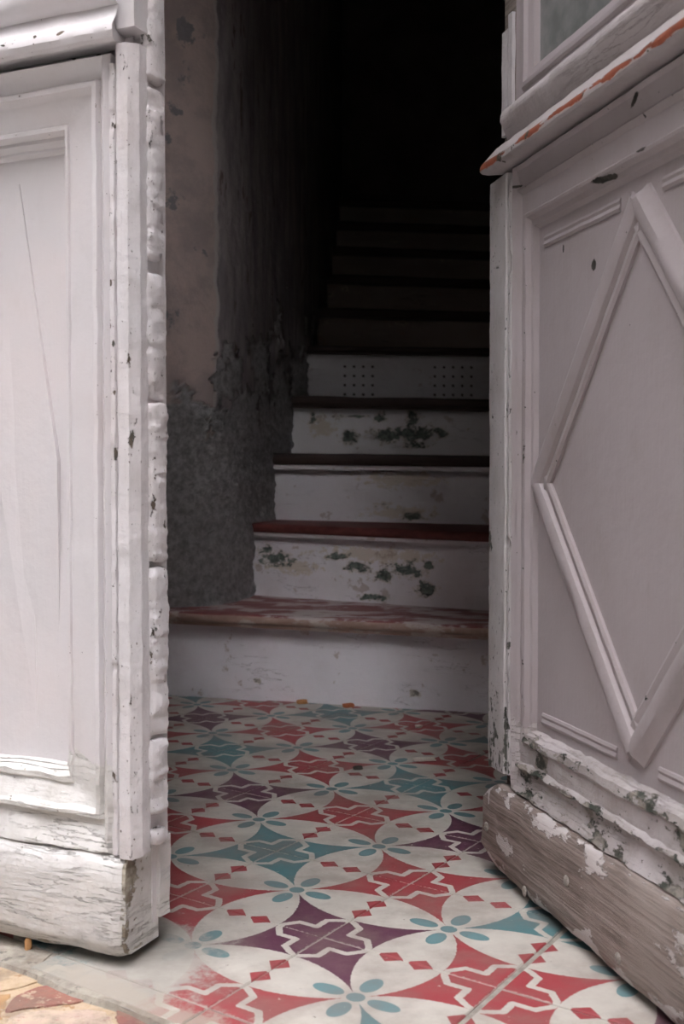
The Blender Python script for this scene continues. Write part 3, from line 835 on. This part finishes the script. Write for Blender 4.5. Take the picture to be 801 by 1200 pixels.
    prof = [(s_a, -0.03), (s_a, -0.010, .5), (s_a + .002, -0.006, 1.0), (s_b - .002, -0.006, 1.0), (s_b, -0.010, .6), (s_b, -0.03)]
    sweep(bm, prof, lambda t, s, o: T(s, o, z0s + 0.002 + (zt['bead_top'] - z0s) * t), 260)
    jitter(bm, 0.0010, 50, 6.0)
    chip(bm, 0.003, 38, 0.30, lambda c: Vector((0, -1, 0)), 4.0)
    link('edge_bead', bm, PE, root, True, 40)
    # rebated lip of the free edge
    bm = None
    for (za, zb_, ds, do) in zt['lip']:
        bm = new_bm()
        l0, l1, lo, lb = zt['lip_s']
        prof = [(l1, lb, .6), (l0 + ds, lb, .9), (l0 - .001 + ds, (lo + lb) / 2, .5), (l0 + .0005 + ds, lo - 0.005 + do, 1.1), (l0 + 0.0035 + ds, lo + do, 1.0), (l1, lo + do, 1.1)]
        n = max(6, int((zb_ - za) / 0.0028))
        def frl(t, s, o, za=za, zb_=zb_):
            z = za + (zb_ - za) * t
            e = min(t, 1 - t) * (zb_ - za)
            e2 = 0.004 + 0.006 * abs(mn.noise(Vector((za * 40, t, 0))))
            if e < e2 and s < l1 - 0.001: s += (e2 - e) * 0.5; o -= (e2 - e) * 0.3 if o > lb + .004 else 0
            return T(s, o, z)
        sweep(bm, prof, frl, n)
        jitter(bm, 0.0012, 55, za * 10); jitter(bm, 0.0013, 16, za * 4); jitter(bm, 0.0022, 120, za * 7); jitter(bm, 0.0012, 260, za)
        chip(bm, 0.005, 34, 0.28, lambda c: Vector((sx * 0.7, -0.5, 0)) if c.y > lb + 0.004 else Vector((0, 0, 0)), za)
        link('edge_lip', bm, mats['lip'], root, True, 75)
    bm = new_bm(); a, b_ = sorted((sx * zt['core_s'], sx * 0.03)); slab(bm, (a, zt['core_b'], zt['core_z']), (b_, -0.036, zt.get('core_top', 1.9)), (1, 1, 60))
    jitter(bm, 0.001, 30, 2)
    link('edge_core', bm, mats['core'], root)
    if side == 'l':
        bm = new_bm(); slab(bm, (-0.004, -0.080, 0.034), (0.05, -0.060, 0.1185), (4, 2, 14)); jitter(bm, 0.002, 40, 3)
        link('edge_core', bm, mats['kick'], root, True, 50)
    # dado rail: profile (off, z) run across the leaf, mitred return at the free edge
    bm = new_bm()
    prof = zt["rail"]
    n = 80; se = zt['rail_end']
    def frr(t, o, z):
        s = se + (W - se) * t ** 1.4
        base = -0.03
        if t == 0: s += 0.012 * (1 - 0.6 * min(1, max(0, (o + 0.02) / 0.04)))   # return
        return T(s - max(0, o) * 0.55 * (1 - min(1, t * 30)), o, z)
    sweep(bm, prof, frr, n)
    wl = bm.verts.layers.float['wear']
    jitter(bm, 0.0011, 40, 7); jitter(bm, 0.0008, 12, 2)
    link('dado_rail', bm, PR_, root, True, 32)
    if 'roll' in zt:
        bm = new_bm()
        sweep(bm, zt['roll'], lambda t, o, z: T(zt['roll_end'] + (W - zt['roll_end']) * t ** 1.4, o, z), 80)
        jitter(bm, 0.0010, 40, 3); jitter(bm, 0.0008, 12, 6)
        link('roll_moulding', bm, PW, root, True, 35)
    # upper part
    zu = zt['upper']
    bm = new_bm(); a, b_ = sorted((sx * zt['up_s'][0], sx * zt['up_s'][1])); slab(bm, (a, -0.05, zu - 0.03), (b_, -0.010 if side == 'r' else -0.006, 1.9), (4, 2, 120))
    jitter(bm, 0.0012, 30, 4)
    us = link('upper_stile', bm, mats['upper'], root, True, 40)
    if side == 'r':                                        # remains of the painted facing over the bare stile
        for (sa_, sb_, zt_) in ((0.0165, 0.0335, 1.035), (0.0360, 0.0470, 1.050)):
            bm = new_bm(); a, b_ = sorted((sx * sa_, sx * sb_)); slab(bm, (a, -0.02, zu - 0.02), (b_, -0.006, zt_), (3, 2, 24)); jitter(bm, 0.0008, 60, sa_)
            fs = link('facing_strip', bm, PE, us, True, 40)
    return root, T

def panel_left(root, T, s0, s1, z0, z1, o, mat):
    # field with long tapering facets standing a few millimetres proud
    bm = new_bm()
    a, b_ = sorted((T(s0, 0, 0).x, T(s1, 0, 0).x))
    slab(bm, (a, o - 0.008, z0), (b_, o, z1), (30, 1, 40)); jitter(bm, 0.0003, 18, 1)
    pn = link('panel', bm, mat, root, True, 30)
    sc = (s0 + s1) / 2
    def facet(pts, hs, faces, rim):
        for mir in (0, 1):
            bm = new_bm()
            q = [((2 * sc - s) if mir else s, z) for s, z in pts]
            hi = [bm.verts.new(T(s, o + h, z)) for (s, z), h in zip(q, hs)]
            lo = [bm.verts.new(T(s, o - 0.004, z)) for s, z in q]
            for f in faces: bm.faces.new([hi[k] for k in f]); bm.faces.new([lo[k] for k in reversed(f)])
            for k in range(len(rim)):
                a, c = rim[k], rim[(k + 1) % len(rim)]
                bm.faces.new((lo[a], lo[c], hi[c], hi[a]))
            link('panel_facet', bm, mat, pn)
    facet([(0.158, 0.812), (0.1065, 0.515), (0.203, 0.515), (0.110, 0.300), (0.190, 0.300)], (0.0012, 0.0062, 0.0004, -0.001, -0.001), [(0, 1, 2), (1, 3, 4), (1, 4, 2)], (0, 1, 3, 4, 2))
    facet([(0.138, 0.226), (0.148, 0.56), (0.197, 0.56), (0.165, 0.72)], (0.001, 0.0, 0.0065, -0.001), [(0, 1, 2), (1, 3, 2)], (0, 1, 3, 2))
    return pn

def panel_right(root, T, s0, s1, z0, z1, o, mat):
    bm = new_bm()
    a, b_ = sorted((T(s0, 0, 0).x, T(s1, 0, 0).x))
    slab(bm, (a, o - 0.008, z0), (b_, o, z1), (20, 1, 26)); jitter(bm, 0.0004, 20, 1)
    pn = link('panel', bm, mat, root, True, 30)
    sc = (s0 + s1) / 2; zc = 0.490
    Lv, Rv, Tv, Bv = (s0 + 0.012, zc), (s1 - 0.012, zc), (sc, z1 - 0.030), (sc, z0 + 0.036)
    def bar(p, q, prof, nm='diamond_bar', ends=(0.0, 0.0)):
        bm = new_bm(); p = Vector(p); q = Vector(q); d = (q - p).normalized(); nn = Vector((-d.y, d.x))
        p = p + d * ends[0]; q = q - d * ends[1]
        def fr(t, w, h):
            c = p + (q - p) * t + nn * w
            return T(c.x, o + h, c.y)
        sweep(bm, prof, fr, 30); jitter(bm, 0.0005, 40, 2)
        return link(nm, bm, mat, pn, True, 30)
    pf = [(-0.024, -0.004), (-0.024, 0.0035, .3), (-0.020, 0.0055, .4), (-0.015, 0.0045, .2), (-0.012, 0.0035), (-0.009, 0.008, .4), (-0.003, 0.0105, .4), (0.006, 0.010, .3), (0.012, 0.006, .2), (0.020, 0.003), (0.022, -0.004)]
    mir = [(-w[0], *w[1:]) for w in reversed(pf)]
    # thin outer bead faces the corner of the panel on every side of the diamond
    bar(Lv, Bv, mir); bar(Bv, Rv, mir); bar(Rv, Tv, mir); bar(Tv, Lv, mir)
    thin = [(-0.007, -0.004), (-0.007, 0.0015, .2), (-0.004, 0.0028, .3), (0.000, 0.0014), (0.003, 0.0026, .3), (0.006, 0.0015, .2), (0.008, -0.004)]
    for (p, q) in (((s0 + 0.022, z1 - 0.024), (sc - 0.040, z1 - 0.024)), ((sc + 0.040, z1 - 0.024), (s1 - 0.022, z1 - 0.024)),
                   ((s0 + 0.022, z0 + 0.024), (sc - 0.040, z0 + 0.024)), ((sc + 0.040, z0 + 0.024), (s1 - 0.022, z0 + 0.024))):
        bar(p, q, thin, 'field_bead')
    return pn

LEAF = 0.64
Zl = dict(kick_top=0.110, strip=(-0.0125, 0.0085), strip_z=(0.112, 0.925), bead=(0.0095, 0.0185), bead_top=0.905,
          rings=[(0.0190, 0.920, 0.110, -0.012, .5), (0.024, 0.917, 0.114, -0.006, .6), (0.029, 0.913, 0.122, -0.010, .3), (0.033, 0.903, 0.140, -0.017, 0), (0.0345, 0.899, 0.146, -0.018, 0),
                 (0.0365, 0.895, 0.148, -0.011, .6), (0.041, 0.890, 0.152, -0.0105, .6), (0.045, 0.885, 0.156, -0.017, .1), (0.047, 0.883, 0.158, -0.018, 0),
                 (0.079, 0.861, 0.176, -0.025, .2), (0.080, 0.859, 0.178, -0.022, .5), (0.083, 0.855, 0.183, -0.022, .5), (0.085, 0.852, 0.187, -0.031, .2), (0.088, 0.848, 0.188, -0.030, .3), (0.091, 0.843, 0.190, -0.036, .1), (0.093, 0.840, 0.191, -0.035, .2), (0.096, 0.837, 0.192, -0.042, 0)],
          lip=[(0.897, 1.30, .001, 0), (0.717, 0.889, .0015, 0), (0.574, 0.702, .001, .001), (0.409, 0.571, -.001, 0), (0.232, 0.404, -.0015, 0), (0.152, 0.228, 0, .001), (0.118, 0.134, .001, -.003)],
          lip_s=(-0.0185, -0.004, -0.029, -0.052), core_s=-0.0075, core_b=-0.070, core_z=0.118,
          rail=[(-0.03, 0.9300), (-0.004, 0.9270, .2), (0.006, 0.9235, .6), (0.0115, 0.9255, .9), (0.014, 0.9310, .9), (0.013, 0.9370, .8), (0.009, 0.9430, .4), (0.003, 0.9500, .1), (-0.001, 0.9580), (-0.003, 0.9630), (0.001, 0.9635), (0.006, 0.9670, .1), (0.010, 0.9750, .2), (0.011, 0.9850, .3), (0.008, 0.9950, .2), (0.000, 1.0020, .2), (-0.03, 1.0050)],
          rail_end=0.002, upper=0.97, up_s=(-0.014, 0.14))
left_mats = dict(paint=M['paint_left'], worn=M['paint_left_worn'], edge=M['paint_left_rough'], kick=M['paint_left_worn'], rail=M['paint_left'], frame_top=M['paint_left'], lip=M['paint_left_rough'], core=M['paint_left_rough'],
                 upper=M['paint_left'], kick_round=False, nails=[], panel_fn=panel_left, strip_low=1.2, corner=2.2)
aL = math.atan2(0.40316749, -0.91512621)
door_l, TL = build_door('door_1', (-0.219, 1.114), aL, 1, LEAF, Zl, 1.0, left_mats, 'l')
tag(door_l, 'white painted left door leaf, nearly closed, with chipped edge and cracked bottom board', 'door', kind='structure')

q = 0.55
Zr = dict(kick_top=0.119, strip=(-0.043, 0.036), strip_z=(0.135, 0.862), bead=(0.037, 0.046), bead_top=0.850,
          rings=[(0.0465, 0.866, 0.119, -0.010, .5), (0.050, 0.863, 0.122, -0.006, .5), (0.054, 0.859, 0.128, -0.010, .3), (0.057, 0.840, 0.144, -0.014, .3), (0.058, 0.838, 0.150, -0.013, .5),
                 (0.060, 0.835, 0.154, -0.008, .7), (0.062, 0.832, 0.158, -0.010, .5), (0.064, 0.829, 0.160, -0.013, .2),
                 (0.072, 0.806, 0.180, -0.013, .3), (0.074, 0.803, 0.184, -0.010, .7), (0.078, 0.800, 0.192, -0.011, .5), (0.081, 0.796, 0.195, -0.017, .2), (0.085, 0.790, 0.197, -0.018, .2), (0.088, 0.786, 0.200, -0.024, 0)],
          lip=[(0.135, 0.868, 0, 0)],
          lip_s=(-0.040, -0.010, -0.030, -0.060), core_s=-0.030, core_b=-0.064, core_z=0.03,
          rail=[(-0.03, 0.870), (-0.004, 0.868, 0), (0.006, 0.867, .1), (0.0125, 0.8685, .4), (0.0150, 0.8710, 1.0), (0.0155, 0.8755, 1.3), (0.0135, 0.880, 1.1), (0.009, 0.8845, .3), (0.003, 0.892, .0), (-0.004, 0.9005, .0), (-0.03, 0.902)],
          roll=[(-0.03, 0.9000), (-0.010, 0.9015, 0), (-0.007, 0.9040, 0), (-0.001, 0.9180, .0), (0.002, 0.9250, .1), (0.001, 0.9330, .2), (-0.004, 0.9400, .2), (-0.009, 0.9440, .1), (-0.03, 0.9460)], roll_end=0.030,
          rail_end=0.004, upper=0.93, up_s=(0.016, 0.050), core_top=0.89)
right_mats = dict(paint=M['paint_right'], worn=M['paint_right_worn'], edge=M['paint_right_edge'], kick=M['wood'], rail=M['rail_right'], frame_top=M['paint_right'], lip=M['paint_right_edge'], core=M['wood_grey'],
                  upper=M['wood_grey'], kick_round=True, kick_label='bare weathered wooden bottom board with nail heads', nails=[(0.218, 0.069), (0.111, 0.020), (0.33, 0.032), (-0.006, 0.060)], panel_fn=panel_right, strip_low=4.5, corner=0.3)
aR = math.atan2(0.96723097, -0.25389813)
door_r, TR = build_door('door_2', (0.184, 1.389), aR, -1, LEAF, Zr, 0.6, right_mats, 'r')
tag(door_r, 'right door leaf swung inward, paint darkened for shade, diamond panel above a bare wood bottom board', 'door', kind='structure')
# upper lights: frame and pane on both leaves
def upper_frame(root, T, W, sides, mat, z0):
    bm = new_bm(); loops = []
    ring = sides
    ring = [(ring[0][0], ring[0][1], -0.05)] + ring + [(ring[-1][0], ring[-1][1], -0.05)]
    for (s, z, o) in ring:
        pts = []
        for i in range(24): pts.append((s + (W - 2 * s) * i / 24, z))
        for i in range(40): pts.append((W - s, z + (1.86 - (z - z0) - z) * i / 40))
        for i in range(24): pts.append((W - s - (W - 2 * s) * i / 24, 1.86 - (z - z0)))
        for i in range(40): pts.append((s, 1.86 - (z - z0) - (1.86 - (z - z0) - z) * i / 40))
        loops.append([bm.verts.new(T(a, o, b_)) for a, b_ in pts])
    L = len(loops[0])
    for r in range(len(loops)):
        A, B = loops[r], loops[(r + 1) % len(loops)]
        for i in range(L): bm.faces.new((A[i], A[(i + 1) % L], B[(i + 1) % L], B[i]))
    jitter(bm, 0.0009, 40, 3)
    link('pane_frame', bm, mat, root, True, 28)
    s, z, o = sides[-1]
    bm = new_bm(); a, b_ = sorted((T(s - .004, 0, 0).x, T(W - s + .004, 0, 0).x)); slab(bm, (a, o - 0.006, z - .004), (b_, o - 0.001, 1.86 - (z - z0) + .004))
    link('pane', bm, M['glass'], root)
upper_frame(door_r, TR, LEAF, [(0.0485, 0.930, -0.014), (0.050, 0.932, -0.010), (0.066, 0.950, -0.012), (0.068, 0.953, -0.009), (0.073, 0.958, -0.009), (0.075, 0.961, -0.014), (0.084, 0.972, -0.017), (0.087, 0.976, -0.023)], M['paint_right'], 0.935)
upper_frame(door_l, TL, LEAF, [(0.030, 0.995, -0.010), (0.032, 0.999, -0.004), (0.042, 1.009, -0.004), (0.048, 1.015, -0.012), (0.075, 1.045, -0.018), (0.086, 1.056, -0.028)], M['paint_left'], 0.995)

# ------------------------------------------------------------------ crumbs on the floor
def crumb(x, y, z, size, mat, label, name, rz):
    bm = bmesh.new()
    bmesh.ops.create_icosphere(bm, subdivisions=2, radius=1.0)
    for v in bm.verts:
        c = v.co.copy()
        k = 1 + 0.28 * mn.noise(c * 1.7 + Vector((x * 50, y * 30, 0)))
        c = Vector([max(-0.75, min(0.75, q_)) for q_ in c]) * k
        v.co = Vector((c.x * size[0], c.y * size[1], c.z * size[2]))
    lo = min(v.co.z for v in bm.verts)
    for v in bm.verts: v.co.z -= lo
    o = link(name, bm, M[mat], None, True, 30); o.location = (x, y, z); o.rotation_euler.z = rz
    return tag(o, label, 'debris')
x, y = F(354, 824, 0); crumb(x, y - 0.014, 0.0, (0.016, 0.008, 0.007), 'ochre_bit', 'brown chip of terracotta against the foot of the bottom riser', 'terracotta_chip', 0.2)
x, y = F(408, 828, 0); crumb(x, y - 0.012, 0.0, (0.017, 0.008, 0.006), 'brick_bit', 'bright orange chip of terracotta by the bottom riser', 'terracotta_chip', -0.15)
x, y = F(496, 892, 0); crumb(x, y, 0.0, (0.026, 0.007, 0.004), 'white_bit', 'long cream flake of paint lying on the tiles near the right door', 'paint_flake', 0.1)
x, y = F(490, 853, 0); crumb(x, y, 0.0, (0.009, 0.007, 0.004), 'white_bit', 'tiny white paint crumb on a red star of the tiles', 'paint_crumb', 0.6)
x, y = F(419, 902, 0); crumb(x, y, 0.0, (0.011, 0.006, 0.004), 'dark_gap', 'small dark grit crumb on a cream part of the tiles', 'grit_crumb', 0.1)
x, y = F(33, 1117, -0.006); crumb(x, y, -0.006, (0.005, 0.005, 0.011), 'ochre_bit', 'small orange chip on the paving under the left door', 'stone_chip', 0.4)
